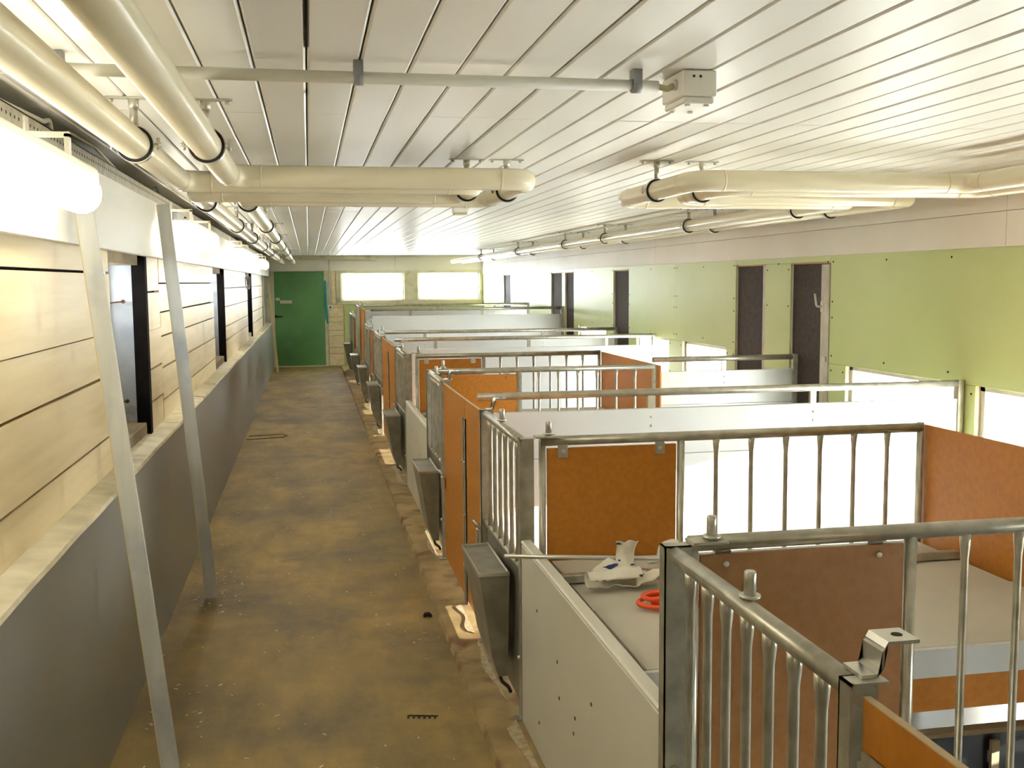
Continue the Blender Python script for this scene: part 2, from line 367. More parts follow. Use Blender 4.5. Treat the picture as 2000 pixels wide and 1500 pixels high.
# ------------------------------------------------------------------ right wall
wins = [(.6, 1.5), (2.5, 3.6), (4.1, 5.54), (5.76, 7.08), (9.35, 10.53), (10.96, 12.12), (13.45, 14.91), (17.3, 18.7)]  # first two are out of view, added for more light on the near pens
slots = [(7.34, 8.005), (8.49, 9.13), (12.44, 13.10), (15.18, 15.72), (15.92, 16.66), (20.18, 20.89)]
WZ0, WZ1, SZ = .40, 1.21, 1.985
ev = sorted([(a, b, 'w') for a, b in wins] + [(a, b, 's') for a, b in slots])
wr = MB(); y = Y0
strips = []
for a, b, kd in ev + [(XB+.3, XB+.3, 'x')]:
    if a > y: wr.box(XR, XR+.3, y, a, -.1, ZC+.03); strips.append((y, a))
    if kd == 'w': wr.box(XR, XR+.3, a, b, -.1, WZ0).box(XR, XR+.3, a, b, WZ1, ZC+.03)
    if kd == 's': wr.box(XR, XR+.3, a, b, SZ, ZC+.03).box(XR+.035, XR+.3, a, b, -.1, SZ)
    y = b
wr = lab(struct('wall_right', wr, 'band'), 'right wall of light green boards below a white band')
def screws(pts):
    m_ = MB()
    for (y, z) in pts: m_.cyl((XR-.0125, y, z), (XR-.0155, y, z), .007, 8)
    return m_
def green(a, b, z0, z1):
    o = part('green_board', B(XR-.0125, XR, a+.0015, b-.0015, z0, z1, b=.0015), 'green', wr)
    n = max(2, int((b-a)/.75)+1); ps = []
    for i in range(n):
        yy = a+.04+(b-a-.08)*i/(n-1); ps.append((yy, z1-.05))
        if b-a > .5: ps.append((yy, z0+.06))
    for zz in (z0+.35, z1-.35):
        if z1-z0 > .8: ps += [(a+.04, zz), (b-.04, zz)]
    p = part('screw_heads', screws(ps), 'rubber', o); p['kind'] = 'stuff'
GZ = 2.03
big = [(Y0, 1.2), (1.2, 4.3), (4.3, 7.34), (9.13, 10.75), (10.75, 12.44), (13.10, 15.18), (16.66, 18.9), (18.9, 20.18), (20.89, XB-.04)]
for a, b in big: green(a, b, WZ1, GZ)
for a, b in strips:
    if b > XB: b = XB-.04
    green(a, b, .05, WZ1-.002 if not any(abs(a-s[1]) < .01 and any(abs(b-q[0]) < .01 for q in slots) for s in slots) else GZ-.05)
for a, b in wins: part('white_board', B(XR-.0125, XR, a, b, .05, WZ0-.01), 'band', wr)
for a, b in ((7.34, 9.13), (12.44, 13.1), (15.18, 16.66), (20.18, 20.89)): green(a, b, SZ-.002, GZ)
for i, (a, b) in enumerate(slots):
    part('dark_board', B(XR+.012, XR+.034, a+.002, b-.002, .0, SZ-.002), 'darkb', wr, 'dark brown board closing a tall slot')
    part('slot_head', B(XR-.008, XR+.0115, a+.002, b-.002, SZ-.014, SZ-.0025), 'wood', wr)
# metal window frame standing in the slot beside the low window
t = thing('casement_frame', 'narrow weathered casement frame with a handle standing in the dark slot beside the low window', 'window frame', (XR+.03, 7.40, 0))
part('stile', B(XR-.022, XR+.0115, 7.343, 7.42, .0, 1.965, b=.004), 'alu', t)
part('stile', B(XR-.010, XR+.0115, 7.422, 7.49, .0, 1.965, b=.004), 'alu', t)
part('handle', MB().sweep(fillet([(XR-.01, 7.455, 1.64), (XR-.05, 7.48, 1.64), (XR-.055, 7.50, 1.74)], .02), .009, 8).box(XR-.018, XR-.0105, 7.43, 7.48, 1.60, 1.68), 'zinc', t, 'curved metal handle')
part('stay', B(XR-.034, XR-.0225, 7.36, 7.41, 1.22, 1.26), 'zinc', t)
part('slot_stile', B(XR-.008, XR+.0115, 8.492, 8.55, .0, SZ-.016), 'alu', wr)
# white band boards
for a, b in ((Y0, 5.3), (5.303, 11.4), (11.403, 17.2), (17.203, XB-.03)):
    part('band_board', B(XR-.025, XR, a, b, GZ-.003, 2.2265, b=.002), 'band', wr); part('band_board', B(XR-.025, XR, a, b, 2.2285, ZC, b=.002), 'band', wr)
place = ['added unseen at the entrance end to light the near pens', 'added unseen behind the near creep nest to light the pens', 'beside the nearest long partition post', 'just past the nearest long partition', 'just past the two dark slots', 'two strips before the single dark slot',
         'past the single dark slot', 'beside the tall partitions']
for i, (a, b) in enumerate(wins):
    fr = MB().box(XR+.02, XR+.08, a, a+.04, WZ0, WZ1).box(XR+.02, XR+.08, b-.045, b, WZ0, WZ1).box(XR+.02, XR+.08, a, b, WZ0, WZ0+.04).box(XR+.02, XR+.08, a, b, WZ1-.03, WZ1)
    wn = struct('window_%d' % (i+6), fr, 'alu'); wn['label'] = 'low bright window under the green boards, ' + place[i]
    mid = (a+b)/2
    for p0, p1 in ((a+.04, b-.045),): part('pane', B(XR+.048, XR+.052, p0, p1, WZ0+.04, WZ1-.03), 'glass', wn)
struct('wall_front', B(-1.4, XR+.3, Y0-.2, Y0, -.1, ZC+.03), 'band')['label'] = 'white end wall at the entrance side'

# ------------------------------------------------------------------ pens: shared bits
XF, ZT = .845, 1.195                 # axis of the front rails
bar_cache = {}
def bar_mesh(h, r=.0105):
    k = (round(h, 3), r)
    if k not in bar_cache:
        z = [0, .035, .07, h-.07, h-.035, h]; rs = [r*1.5, r*1.35, r, r, r*1.35, r*1.5]
        bar_cache[k] = MB().sweep([(0, 0, q) for q in z], r, 10, rs=rs).mesh('bar', M['galv'])
    return bar_cache[k]
def bolt(p, d, r=.011, l=.008):
    q = Vector(p)+Vector(d)*l; return MB().sweep([p, q, Vector(p)+Vector(d)*l*1.4], r, 8, rs=[r, r*.9, r*.4])
def sbracket(y, z, parent):
    """bent plate with a hole, standing off the front rail"""
    s = 1
    prof = [(.845, z), (.872, z), (.880, z+.010), (.880, z+.042), (.890, z+.052), (.945, z+.052)]
    up_ = prof + [(x+(.004 if 2 <= i <= 3 else 0), q+.006) for i, (x, q) in list(enumerate(prof))[::-1]]
    o = part('latch_bracket', MB().prism(up_, 'Y', y-.03, y+.03), 'zinc', parent, 'bent plate with a round hole')
    part('hole', MB().cyl((.922, y, z+.0575), (.922, y, z+.0588), .009, 14), 'rubber', o)
def pin(x, y, z, parent, h=.058):
    o = part('pin', MB().sweep([(x, y, z), (x, y, z+h-.004), (x, y, z+h)], .0125, 12, rs=[.0125, .0125, .0105]), 'zinc', parent)
    part('washer', MB().sweep([(x, y, z+.004), (x, y, z+.010)], .022, 14), 'zinc', o)
def feeder_front(y0, y1, label, nb, door_end=-1, ztop=ZT, near=False):
    """posts, rails and bars above a trough; door_end -1 when the door is on the near side"""
    t = thing('feeder_front', label, 'pen front', (XF, (y0+y1)/2, .03), 'barred feeder fronts along the aisle')
    for y in (y0, y1-.038):
        part('post', MB().box(.818, .822, y, y+.038, .035, ztop+.022).box(.818, .885, y+(.034 if y == y0 else 0), y+(.038 if y == y0 else .004), .035, ztop+.022).box(.818, .885, y, y+.038, ztop+.018, ztop+.022), 'galv', t)
    part('top_rail', MB().cyl((XF, y0+.004, ztop), (XF, y1-.004, ztop), .0205, 16), 'galv', t)
    part('lower_rail', MB().cyl((XF, y0+.038, .655), (XF, y1-.038, .655), .017, 12), 'galv', t)
    me = bar_mesh(ztop-.012-.66); n = nb
    for i in range(n): put('bar', me, (XF, y0+.038+(y1-y0-.076)*(i+1)/(n+1), .664), t)
    part('back_plate', B(.848, .853, y0+.038, y1-.038, .05, .64), 'galvd', t)
    for q in (y0+.001, y1-.051): part('foot_plate', B(.80, .90, q, q+.05, .035, .041), 'galv', t)
    yd = y0+.045 if door_end < 0 else y1-.045
    yc = y1-.02 if door_end < 0 else y0+.02
    sbracket(yd, ztop+.0225, t)
    pin(XF+.005, (y0+y1)/2 + (.0 if near else .05), ztop+.019, t)
    part('hinge_plate', B(.885, .975, yc-.03, yc+.03, ztop+.022, ztop+.03, b=.002), 'galv', t)
    pin(.943, yc, ztop+.03, t)
    part('bolt', bolt((.818, y0+.02, .30), (-1, 0, 0)), 'zinc', t); part('bolt', bolt((.818, y1-.02, .30), (-1, 0, 0)), 'zinc', t)
    return t
def trough(ya, yb, label):
    t = thing('feed_trough', label, 'feed trough', (.76, (ya+yb)/2, .11), 'galvanised feed troughs on the pen fronts')
    xo, xi, zt, zb = .683, .8155, .605, .12
    e = .07
    outer = [(xo, ya, zt), (xo, yb, zt), (xi, yb, zt), (xi, ya, zt), (.775, ya+e, zb), (.775, yb-e, zb), (xi, yb-e, zb), (xi, ya+e, zb)]
    kn = [(xo+.062, ya+e*.75, zb+.10), (xo+.062, yb-e*.75, zb+.10), (xi, yb-e*.75, zb+.10), (xi, ya+e*.75, zb+.10)]
    part('hopper', MB().add(outer+kn, [(0, 1, 9, 8), (8, 9, 5, 4), (2, 3, 11, 10), (10, 11, 7, 6), (0, 8, 11, 3), (8, 4, 7, 11), (1, 2, 10, 9), (9, 10, 6, 5), (4, 5, 6, 7)]), 'galvd', t)
    rim = MB().box(xo-.003, xo+.003, ya, yb, zt-.012, zt+.003).box(xo, xi, ya-.003, ya+.003, zt-.012, zt+.003).box(xo, xi, yb-.003, yb+.003, zt-.012, zt+.003)
    part('rim', rim, 'zinc', t)
    part('lid', B(xo+.003, xi, ya+.003, yb-.003, zt-.012, zt-.006), 'galvd', t)
    part('hinge_rod', MB().cyl((xi-.008, ya, zt+.002), (xi-.008, yb, zt+.002), .006, 8), 'zinc', t)
    w_ = MB().sweep(fillet([(.78, ya+.10, .13), (.79, ya+.06, .10), (.81, ya+.02, .09), (.812, ya-.02, .085)], .02), .008, 8)
    part('drain_hook', w_, 'rubber', t)
    return t
def pen_door(ya, yb, label, hinge, ztop=ZT, z0=.06):
    t = thing('pen_door', label, 'pen door', (XF, (ya+yb)/2, .035), 'orange plywood pen doors along the aisle')
    p = part('panel', B(.836, .848, ya+.004, yb-.004, z0, ztop+.002), 'orange', t)
    part('panel_edge', B(.8355, .8485, ya+.004, yb-.004, ztop+.002, ztop+.0045), 'ply', p)
    yh = ya+.029 if hinge < 0 else yb-.029
    st_ = part('edge_channel', MB().box(.828, .834, yh-.024, yh+.024, z0-.02, ztop-.10).box(.828, .856, yh-.024, yh-.02, z0-.02, ztop-.10), 'galv', t)
    for z in (.25, .55, .85): part('bolt', bolt((.828, yh, z), (-1, 0, 0), .007, .005), 'zinc', st_)
    yl = yb-.05 if hinge < 0 else ya+.05
    part('latch', MB().box(.806, .832, yl-.02, yl+.02, .52, .60, b=.004).cyl((.822, yl, .60), (.795, yl+.02, .64), .009, 8), 'zinc', t, 'small bright latch')
    return t
def low_panel(ya, yb, label, screws_=()):
    t = thing('low_front_panel', label, 'pen panel', (.84, (ya+yb)/2, .03), 'low off-white panels in front of the creep nests')
    p = part('panel', B(.822, .862, ya+.004, yb-.004, .036, .785, b=.004), 'lowp', t)
    part('top_cap', B(.819, .865, ya+.004, yb-.004, .785, .803, b=.006), 'lowp', t)
    for (y, z) in screws_: part('screw_hole', MB().cyl((.822, y, z), (.8205, y, z), .007, 8), 'rust', p)
    return t
def creep_gate(y, facing, label, x1=2.64, film='orange'):
    """hinged gate across the pen; facing +1 when the hanger plates look at the camera side"""
    t = thing('creep_gate', label, 'pen gate', (1.7, y, .0), 'tubular gates either side of the creep nests')
    part('top_rail', MB().sweep([(.915, y, ZT), (x1, y, ZT)], .0205, 16), 'galv', t)
    part('hinge_post', MB().cyl((.925, y, .08), (.925, y, ZT), .015, 12), 'galv', t)
    part('middle_post', MB().cyl((1.525, y, .08), (1.525, y, ZT-.01), .0165, 12), 'galv', t)
    part('end_post', MB().cyl((x1, y, .08), (x1, y, ZT+.022), .015, 12), 'galv', t)
    part('bottom_rail', MB().cyl((.925, y, .10), (x1, y, .10), .016, 12), 'galv', t)
    me = bar_mesh(ZT-.012-.11)
    for i in range(6): put('bar', me, (1.525+(x1-1.525)*(i+1)/7, y, .112), t)
    s = -facing
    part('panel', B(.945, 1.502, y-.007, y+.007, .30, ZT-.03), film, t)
    for x in (1.01, 1.43):
        h = part('hanger_plate', B(x-.021, x+.021, min(y+s*.0075, y+s*.0125), max(y+s*.0075, y+s*.0125), ZT-.07, ZT+.0, b=.001), 'zinc', t)
        part('bolt', bolt((x, y+s*.0125, ZT-.045), (0, s, 0), .009, .006), 'zinc', h)
        part('bolt', bolt((x, y-s*.0075, ZT-.055), (0, -s, 0), .009, .006), 'zinc', h)
    return t
def partition(y, x0, x1, zr, zp, label, nplank=4, brackets=(2.0, 3.0), group='pale plastic pen partitions', post0=False):
    t = thing('pen_partition', label, 'partition', ((x0+x1)/2, y, 0), group)
    part('top_rail', MB().cyl((x0, y, zr), (x1, y, zr), .0215, 16), 'galv', t)
    part('wall_post', B(x1-.02, x1+.022, y-.022, y+.022, -.02, zr+.022, b=.003), 'galv', t)
    if post0: part('post', B(x0-.02, x0+.02, y-.02, y+.02, -.02, zr+.02, b=.003), 'galv', t)
    h = (zp-.06)/nplank
    for i in range(nplank):
        part('plastic_plank', B(x0+.03, x1-.022, y-.0175, y+.0175, .06+h*i+.001, .06+h*(i+1)-.001, b=.0025), 'pvc', t)
    for x in brackets:
        b_ = part('bracket', B(x-.02, x+.02, y-.024, y-.0195, zp-.20, zr-.01), 'galv', t) if False else part('bracket', B(x-.018, x+.018, y-.012, y+.012, zp-.004, zr-.015), 'galv', t)
        for z in (zp-.05, zp-.10): part('bolt', bolt((x, y-.0175, z), (0, -1, 0), .008, .004), 'zinc', b_)
    return t

# ------------------------------------------------------------------ pen fronts, near to far
pen_door(.62, 1.447, 'orange pen door with a bolted flat plate, beside the feeder front with the thick upright pins', 1)
dt = [o for o in C.objects if o.name.startswith('pen_door')][0]
hp = part('bolted_plate', B(.824, .8275, 1.33, 1.425, .88, 1.12), 'galv', dt); part('bolt', bolt((.824, 1.375, 1.05), (-1, 0, 0), .012, .012), 'zinc', hp)
feeder_front(1.45, 2.36, 'galvanised barred feeder front whose rail carries thick pins, before the near creep nest', 7, -1, near=True)
trough(1.62, 2.14, 'galvanised feed trough under the barred front before the near creep nest')
scr = [(3.78, .60), (3.45, .52), (3.42, .40), (3.2, .42), (3.22, .36), (3.75, .17), (3.0, .55), (2.78, .40), (3.05, .28)]
low_panel(2.361, 4.079, 'low off-white plastic panel dotted with screw holes in front of the near creep nest', scr)
feeder_front(4.08, 5.10, 'galvanised barred feeder front between the near creep nest and the first orange doors', 6, 1)
trough(4.30, 4.82, 'open-topped galvanised feed trough with a rod resting on its corner')
pen_door(5.101, 5.718, 'orange pen door next to the trough with the rod', 1)
pen_door(5.722, 6.659, 'orange pen door just past the nearest long partition', -1)
feeder_front(6.66, 7.53, 'galvanised barred feeder front before the second creep nest', 6, -1)
trough(6.77, 7.27, 'galvanised feed trough before the second creep nest')
low_panel(7.531, 9.239, 'low off-white plastic panel in front of the second creep nest', [(8.2, .6), (8.4, .55), (8.1, .5), (8.6, .62)])
feeder_front(9.24, 10.36, 'galvanised barred feeder front just past the second creep nest', 7, 1)
trough(9.75, 10.25, 'galvanised feed trough just past the second creep nest')
pen_door(10.361, 11.398, 'orange pen door before the second long partition', 1)
pen_door(11.402, 12.42, 'orange pen door just past the second long partition', -1)
feeder_front(12.43, 13.88, 'galvanised barred feeder front beyond the second pair of orange doors', 7, -1)
trough(12.75, 13.25, 'galvanised feed trough beyond the second pair of orange doors')
pen_door(13.92, 14.98, 'lone orange pen door before the tall partitions', 1)
feeder_front(15.02, 16.28, 'galvanised barred feeder front beside the lower end of the tall orange door', 6, -1)
trough(15.45, 15.95, 'galvanised feed trough beside the tall orange door')
pen_door(16.32, 17.6, 'tall orange pen door between the two tall partitions', 1, ztop=1.43)
feeder_front(17.64, 19.22, 'tall galvanised barred feeder front next to the tall orange door', 7, -1, ztop=1.43)
trough(18.1, 18.6, 'galvanised feed trough under the tall barred front')
pen_door(19.26, 20.4, 'orange pen door of the last pen before the end wall', 1)
feeder_front(20.44, 22.3, 'galvanised barred feeder front of the last pen by the end wall', 9, -1)
trough(21.6, 22.1, 'galvanised feed trough of the last pen by the end wall')

# gates and partitions across the pens
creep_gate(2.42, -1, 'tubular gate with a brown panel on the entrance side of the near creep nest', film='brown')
creep_gate(4.14, 1, 'tubular gate with an orange panel on hanger plates behind the paper sack')
creep_gate(7.58, -1, 'tubular gate with an orange panel on the near side of the second creep nest', x1=2.57)
creep_gate(9.22, 1, 'tubular gate with an orange panel on the far side of the second creep nest', x1=2.6)
partition(5.66, .90, 3.86, 1.215, 1.125, 'pale plastic partition with a single top rail, longest and nearest, behind the near creep nest', brackets=(1.9, 2.9))
partition(7.86, 2.66, 3.86, 1.225, 1.13, 'short pale partition running from the second creep nest to the green wall', brackets=(3.25,))
partition(11.4, .90, 3.86, 1.225, 1.12, 'pale plastic partition between the second pair of orange doors', brackets=(1.35, 2.4, 3.3))
partition(12.9, .90, 3.86, 1.235, 1.13, 'pale plastic partition behind the single dark slot', brackets=(1.4, 2.9))
partition(15.8, .90, 3.86, 1.44, 1.345, 'tall pale partition beside the pair of dark slots', 5, brackets=(1.5, 2.6))
partition(18.1, .90, 3.80, 1.455, 1.37, 'tall pale partition farthest along, nearest the end wall', 5, brackets=(2.2, 3.2))
single('creep_end_board', B(2.663, 2.678, 2.44, 4.16, .22, 1.205, b=.002), 'orange', 'orange plywood board closing the end of the near creep nest', 'board', 'orange end boards of the creep nests')
single('creep_end_board', B(2.625, 2.64, 7.60, 9.24, .22, 1.20, b=.002), 'orange', 'orange plywood board closing the end of the second creep nest', 'board', 'orange end boards of the creep nests')

def creep_cover(ys, label):
    t = thing('creep_cover', label, 'cover', (1.7, (ys[0]+ys[-1])/2, 0), 'grey lids over the creep nests')
    for i in range(len(ys)-1):
        l_ = part('lid', B(.955, 2.60, ys[i]+.004, ys[i+1]-.004, .678-.004*(i % 2), .70-.004*(i % 2), b=.002), 'lid', t)
        part('edge_strip', B(.89, .954, ys[i]+.03, ys[i+1]-.004, .672, .692, b=.002), 'lidedge', l_)
    part('front_board', B(.90, 2.60, ys[0]-.02, ys[0], .61, .70), 'pvc', t)
    part('front_board', B(.90, 2.60, ys[0]-.016, ys[0]-.002, .50, .609), 'orange', t, 'orange lower front board')
    for q in (.875, 2.605): part('support_rail', B(q, q+.014, ys[0], ys[-1], .61, .67), 'galv', t)
    for yy in (ys[0]+.05, ys[-1]-.08): 
        for q in (.89, 2.575): part('leg', B(q, q+.03, yy, yy+.03, -.02, .671), 'galv', t)
    if len(ys) > 3: part('cross_bar', MB().box(.90, 2.6, ys[2]-.035, ys[2]+.0, .7005, .735, b=.004), 'galv', t)
    return t
creep_cover([2.86, 3.45, 3.80, 4.11], 'grey lids of the near creep nest with the hose and paper sack lying on them')
creep_cover([8.0, 8.45, 8.75, 9.18], 'grey lids of the second creep nest')
t = thing('threshold_board', 'black plastic board with a cream cap on the floor under the near creep lids', 'board', (2.2, 3.25, -.02))
part('board', B(1.5, 2.60, 3.22, 3.25, -.02, .22), 'penfloor', t); part('cap', B(1.5, 2.60, 3.212, 3.258, .22, .24, b=.003), 'creamw', t)
part('upright', B(2.36, 2.39, 3.195, 3.211, -.02, .20), 'creamw', t); part('bolt', bolt((1.95, 3.22, .16), (0, -1, 0), .012, .012), 'zinc', t)

# ------------------------------------------------------------------ things on the near creep lids
single('steel_rod', MB().cyl((.69, 3.745, .829), (1.72, 3.785, .7455), .0085, 10), 'zinc', 'thin steel rod lying across the low panel onto the creep lids', 'rod')
def sheet(fn, nu, nv, th):
    m_ = MB(); P = []
    for s_ in (0, 1):
        for i in range(nu+1):
            for j in range(nv+1):
                p = Vector(fn(i/nu, j/nv)); a = Vector(fn(min(1, i/nu+.01), j/nv))-p; b = Vector(fn(i/nu, min(1, j/nv+.01)))-p
                if a.length < 1e-7: a = p-Vector(fn(i/nu-.01, j/nv))
                if b.length < 1e-7: b = p-Vector(fn(i/nu, j/nv-.01))
                n = a.cross(b); n = n.normalized() if n.length > 1e-9 else Vector((0, 0, 1)); P.append(p+n*th*s_)
    W = nv+1; K = (nu+1)*W; fs = []
    for i in range(nu):
        for j in range(nv):
            q = [i*W+j, i*W+j+1, (i+1)*W+j+1, (i+1)*W+j]; fs += [q, [K+x for x in q[::-1]]]
    rim = [(i*W, (i+1)*W) for i in range(nu)] + [((i+1)*W+nv, i*W+nv) for i in range(nu)] + [(j+1, j) for j in range(nv)] + [(nu*W+j, nu*W+j+1) for j in range(nv)]
    fs += [[a, b, K+b, K+a] for a, b in rim]
    return m_.add(P, fs, True)
t = thing('paper_sack', 'crumpled white paper sack with blue print lying on the near creep lids', 'paper sack', (1.13, 3.66, .70))
def roll(u, v):
    a = -2.4+v*5.4; r = .036*(1+.10*math.sin(9*u+3*v)+.07*math.sin(23*u-5*v))*(.85+.25*u)
    return (.985+u*.21, 3.655+r*math.cos(a)*1.2+.02*u, .745+r*math.sin(a)*.95+.002*math.sin(14*u+7*v))
part('rolled_body', sheet(roll, 18, 22, .0012), 'paper', t)
def flap(u, v): return (1.115+.072*v+.014*u-.018*(1-v)*max(0, u-.7)*3+.002*math.sin(11*v), 3.70+.035*math.sin(3*u)+.006*math.sin(9*v+2*u), .765+.105*u+.003*math.sin(13*v))
part('upright_flap', sheet(flap, 12, 10, .0012), 'paper', t)
def peak(u, v): return (1.015+.11*v, 3.675+.02*u+.004*math.sin(8*v), .765+u*(.05*(1-abs(v-.6)/.6)+.004)+.002*math.sin(17*v))
part('torn_peak', sheet(peak, 6, 12, .0012), 'paper', t)
def tail(u, v): return (1.17+.12*u, 3.63+.09*v+.005*math.sin(10*u), .715+.05*abs(math.sin(2.6*v+u))+.006*math.sin(9*u+4*v)*u)
part('crumpled_tail', sheet(tail, 12, 12, .0012), 'paper', t)
hp_ = []
for i in range(90):
    a = i/90*2*math.pi*2.6; r = .13+.025*math.sin(a*.37+1)+.02*(i/90)
    hp_.append((1.275+r*1.1*math.cos(a)+.03*(i/90), 3.42+r*.55*math.sin(a), .714+.012*(i/45 % 1)+.010*(1+math.sin(a*1.3))*(i/90)))
hp_ += [(1.50, 3.5, .714), (1.6, 3.55, .714), (1.72, 3.5, .712)]
single('air_hose', MB().sweep(hp_, .0085, 8), 'hose', 'coiled orange-red hose lying on the near creep lids', 'hose')
cw = MB().sweep(fillet([(1.33, 3.98, .714), (1.375, 3.975, .716), (1.385, 3.975, .775), (1.45, 3.98, .79), (1.475, 3.985, .714)], .03), .0125, 10)
single('plastic_bend', cw, 'white', 'bent white plastic tube lying on the creep lids behind the paper sack', 'tube')

# ------------------------------------------------------------------ ceiling pipes
ZP, RP = 2.30, .048
def pipe(pts, label, grp):
    t = thing('heating_pipe', label, 'pipe', pts[0], grp)
    part('run', MB().sweep(fillet(pts, .10, 10), RP, 20), 'pipe', t)
    for i in range(1, len(pts)-1):
        a = Vector(pts[i]); 
        for q in (pts[i-1], pts[i+1]):
            d = (Vector(q)-a).normalized(); p = a+d*.13; part('weld_seam', MB().sweep([p-d*.004, p+d*.004], RP+.0014, 20), 'pipe', t)
    return t
g = 'cream heating pipes under the ceiling'
pipe([(-.54, Y0+.1, ZP), (-.54, 4.86, ZP), (.775, 4.86, ZP), (.775, 5.42, ZP), (-.54, 5.42, ZP), (-.54, XB-.15, ZP)], 'cream heating pipe nearest the lamps, with the smaller expansion loop', g)
pipe([(-.316, Y0+.1, ZP), (-.316, 4.60, ZP), (.975, 4.60, ZP), (.975, 5.68, ZP), (-.316, 5.68, ZP), (-.316, XB-.15, ZP)], 'cream heating pipe over the aisle, with the larger expansion loop', g)
pipe([(3.12, Y0+.1, ZP), (3.12, 4.55, ZP), (1.735, 4.55, ZP), (1.735, 5.66, ZP), (3.12, 5.66, ZP), (3.12, XB-.6, ZP)], 'cream heating pipe over the pens, with the larger expansion loop', g)
pipe([(3.35, Y0+.1, ZP), (3.35, 4.80, ZP), (1.98, 4.80, ZP), (1.98, 5.40, ZP), (3.35, 5.40, ZP), (3.35, XB-.6, ZP)], 'cream heating pipe nearest the green wall, with the smaller expansion loop', g)
proto = None
def hanger(x, y, z, label):
    global proto
    t = thing('pipe_hanger', label, 'pipe hanger', (x, y, z), 'clamp hangers of the heating pipes')
    if proto is None:
        proto = {}
        h = ZC-ZP
        pm = MB().box(-.085, .085, -.014, .014, h-.006, h-.001)
        for q in (-.07, .07): pm.sweep([(q, 0, h-.006), (q, 0, h-.016)], .008, 8)
        proto['ceiling_plate'] = pm.mesh('ceiling_plate', M['zinc'])
        proto['rod'] = MB().cyl((0, 0, RP+.012), (0, 0, h-.03), .0125, 10).sweep([(0, 0, h-.035), (0, 0, h-.006)], .0165, 8).mesh('rod', M['zinc'])
        a = [(math.cos(q*2*math.pi/32), math.sin(q*2*math.pi/32)) for q in range(32)]
        def ring(r0, r1, w_):
            m_ = MB(); vs_ = []
            for (c, s_) in a: vs_ += [(c*r0, -w_, s_*r0), (c*r1, -w_, s_*r1), (c*r1, w_, s_*r1), (c*r0, w_, s_*r0)]
            fs_ = []
            for i in range(32):
                n = (i+1) % 32
                for e in range(4): fs_.append((i*4+e, i*4+(e+1) % 4, n*4+(e+1) % 4, n*4+e))
            return m_.add(vs_, fs_, False)
        proto['rubber_lining'] = ring(RP+.0005, RP+.0095, .014).mesh('rubber_lining', M['rubber'])
        cm = ring(RP+.0096, RP+.0125, .011)
        for q in (-1, 1):
            cm.box(min(q*(RP+.006), q*(RP+.034)), max(q*(RP+.006), q*(RP+.034)), -.011, .011, -.007, -.004).box(min(q*(RP+.006), q*(RP+.034)), max(q*(RP+.006), q*(RP+.034)), -.011, .011, .004, .007)
        proto['clamp'] = cm.mesh('clamp', M['zinc'])
        for q in (-1, 1): proto['clamp_screw', q] = MB().cyl((q*(RP+.024), 0, -.016), (q*(RP+.024), 0, .022), .005, 8).mesh('clamp_screw', M['zinc'])
    for n, me in proto.items(): put(n if isinstance(n, str) else n[0], me, (x, y, z), t)
for x, tx in ((-.54, 'the pipe nearest the lamps'), (-.316, 'the pipe over the aisle')):
    for y, ty in ((3.6, 'just before the expansion loop'), (6.0, 'just after the expansion loop'), (8.5, 'second after the loop'), (10.8, 'third after the loop'), (13.3, 'fourth after the loop'), (15.9, 'fifth after the loop'), (19.5, 'last one by the end wall')):
        hanger(x, y, ZP, 'clamp hanger on %s, %s' % (tx, ty))
hanger(.775, 5.14, ZP, 'clamp hanger at the turn of the smaller loop over the aisle'); hanger(.975, 5.14, ZP, 'clamp hanger at the turn of the larger loop over the aisle')
hanger(1.735, 5.09, ZP, 'clamp hanger at the turn of the larger loop over the pens'); hanger(1.98, 5.10, ZP, 'clamp hanger at the turn of the smaller loop over the pens')
for x, tx in ((3.12, 'the outer pipe over the pens'), (3.35, 'the pipe nearest the green wall')):
    for y, ty in ((6.35, 'just after the expansion loop'), (8.33, 'second after the loop'), (10.84, 'third after the loop'), (12.6, 'fourth after the loop'), (15.56, 'fifth after the loop'), (19.0, 'last one by the end wall')):
        hanger(x, y, ZP, 'clamp hanger on %s, %s' % (tx, ty))

# ------------------------------------------------------------------ conduit and boxes on the ceiling
t = thing('ceiling_conduit', 'grey-white conduit tube running across the ceiling boards', 'conduit', (.3, 2.93, 2.41))
part('tube', MB().cyl((-.85, 2.93, 2.405), (1.0, 2.93, 2.405), .0165, 14), 'conduit', t)
for x in (-.62, .147, .935):
    part('clip', MB().sweep([(x-.013, 2.93, 2.405), (x+.013, 2.93, 2.405)], .021, 12).box(x-.013, x+.013, 2.91, 2.95, 2.405, ZC-.001), 'greyp', t, 'grey plastic clip')
t = thing('junction_box', 'white ceiling junction box at the end of the conduit', 'junction box', (1.11, 2.98, ZC))
part('body', B(1.062, 1.165, 2.89, 3.07, 2.375, ZC-.002, b=.004), 'white', t)
part('cover', B(1.068, 1.159, 2.896, 3.064, 2.355, 2.3745, b=.004), 'white', t)
for x in (1.085, 1.142):
    for y in (2.915, 3.045): part('cover_screw', MB().cyl((x, y, 2.349), (x, y, 2.356), .008, 10), 'white', t)
part('cable', MB().sweep(fillet([(1.0, 2.93, 2.405), (1.03, 2.935, 2.40), (1.063, 2.95, 2.415)], .01), .009, 8), 'cable', t)
part('gland', MB().cyl((1.05, 2.945, 2.413), (1.0625, 2.95, 2.415), .016, 12), 'white', t)
part('knockout', MB().cyl((1.095, 2.8905, 2.43), (1.095, 2.889, 2.43), .004, 8).cyl((1.115, 2.8905, 2.43), (1.115, 2.889, 2.43), .004, 8), 'rubber', t)
t = thing('junction_box', 'small cream box on the ceiling beyond the expansion loop', 'junction box', (1.17, 8.15, ZC))
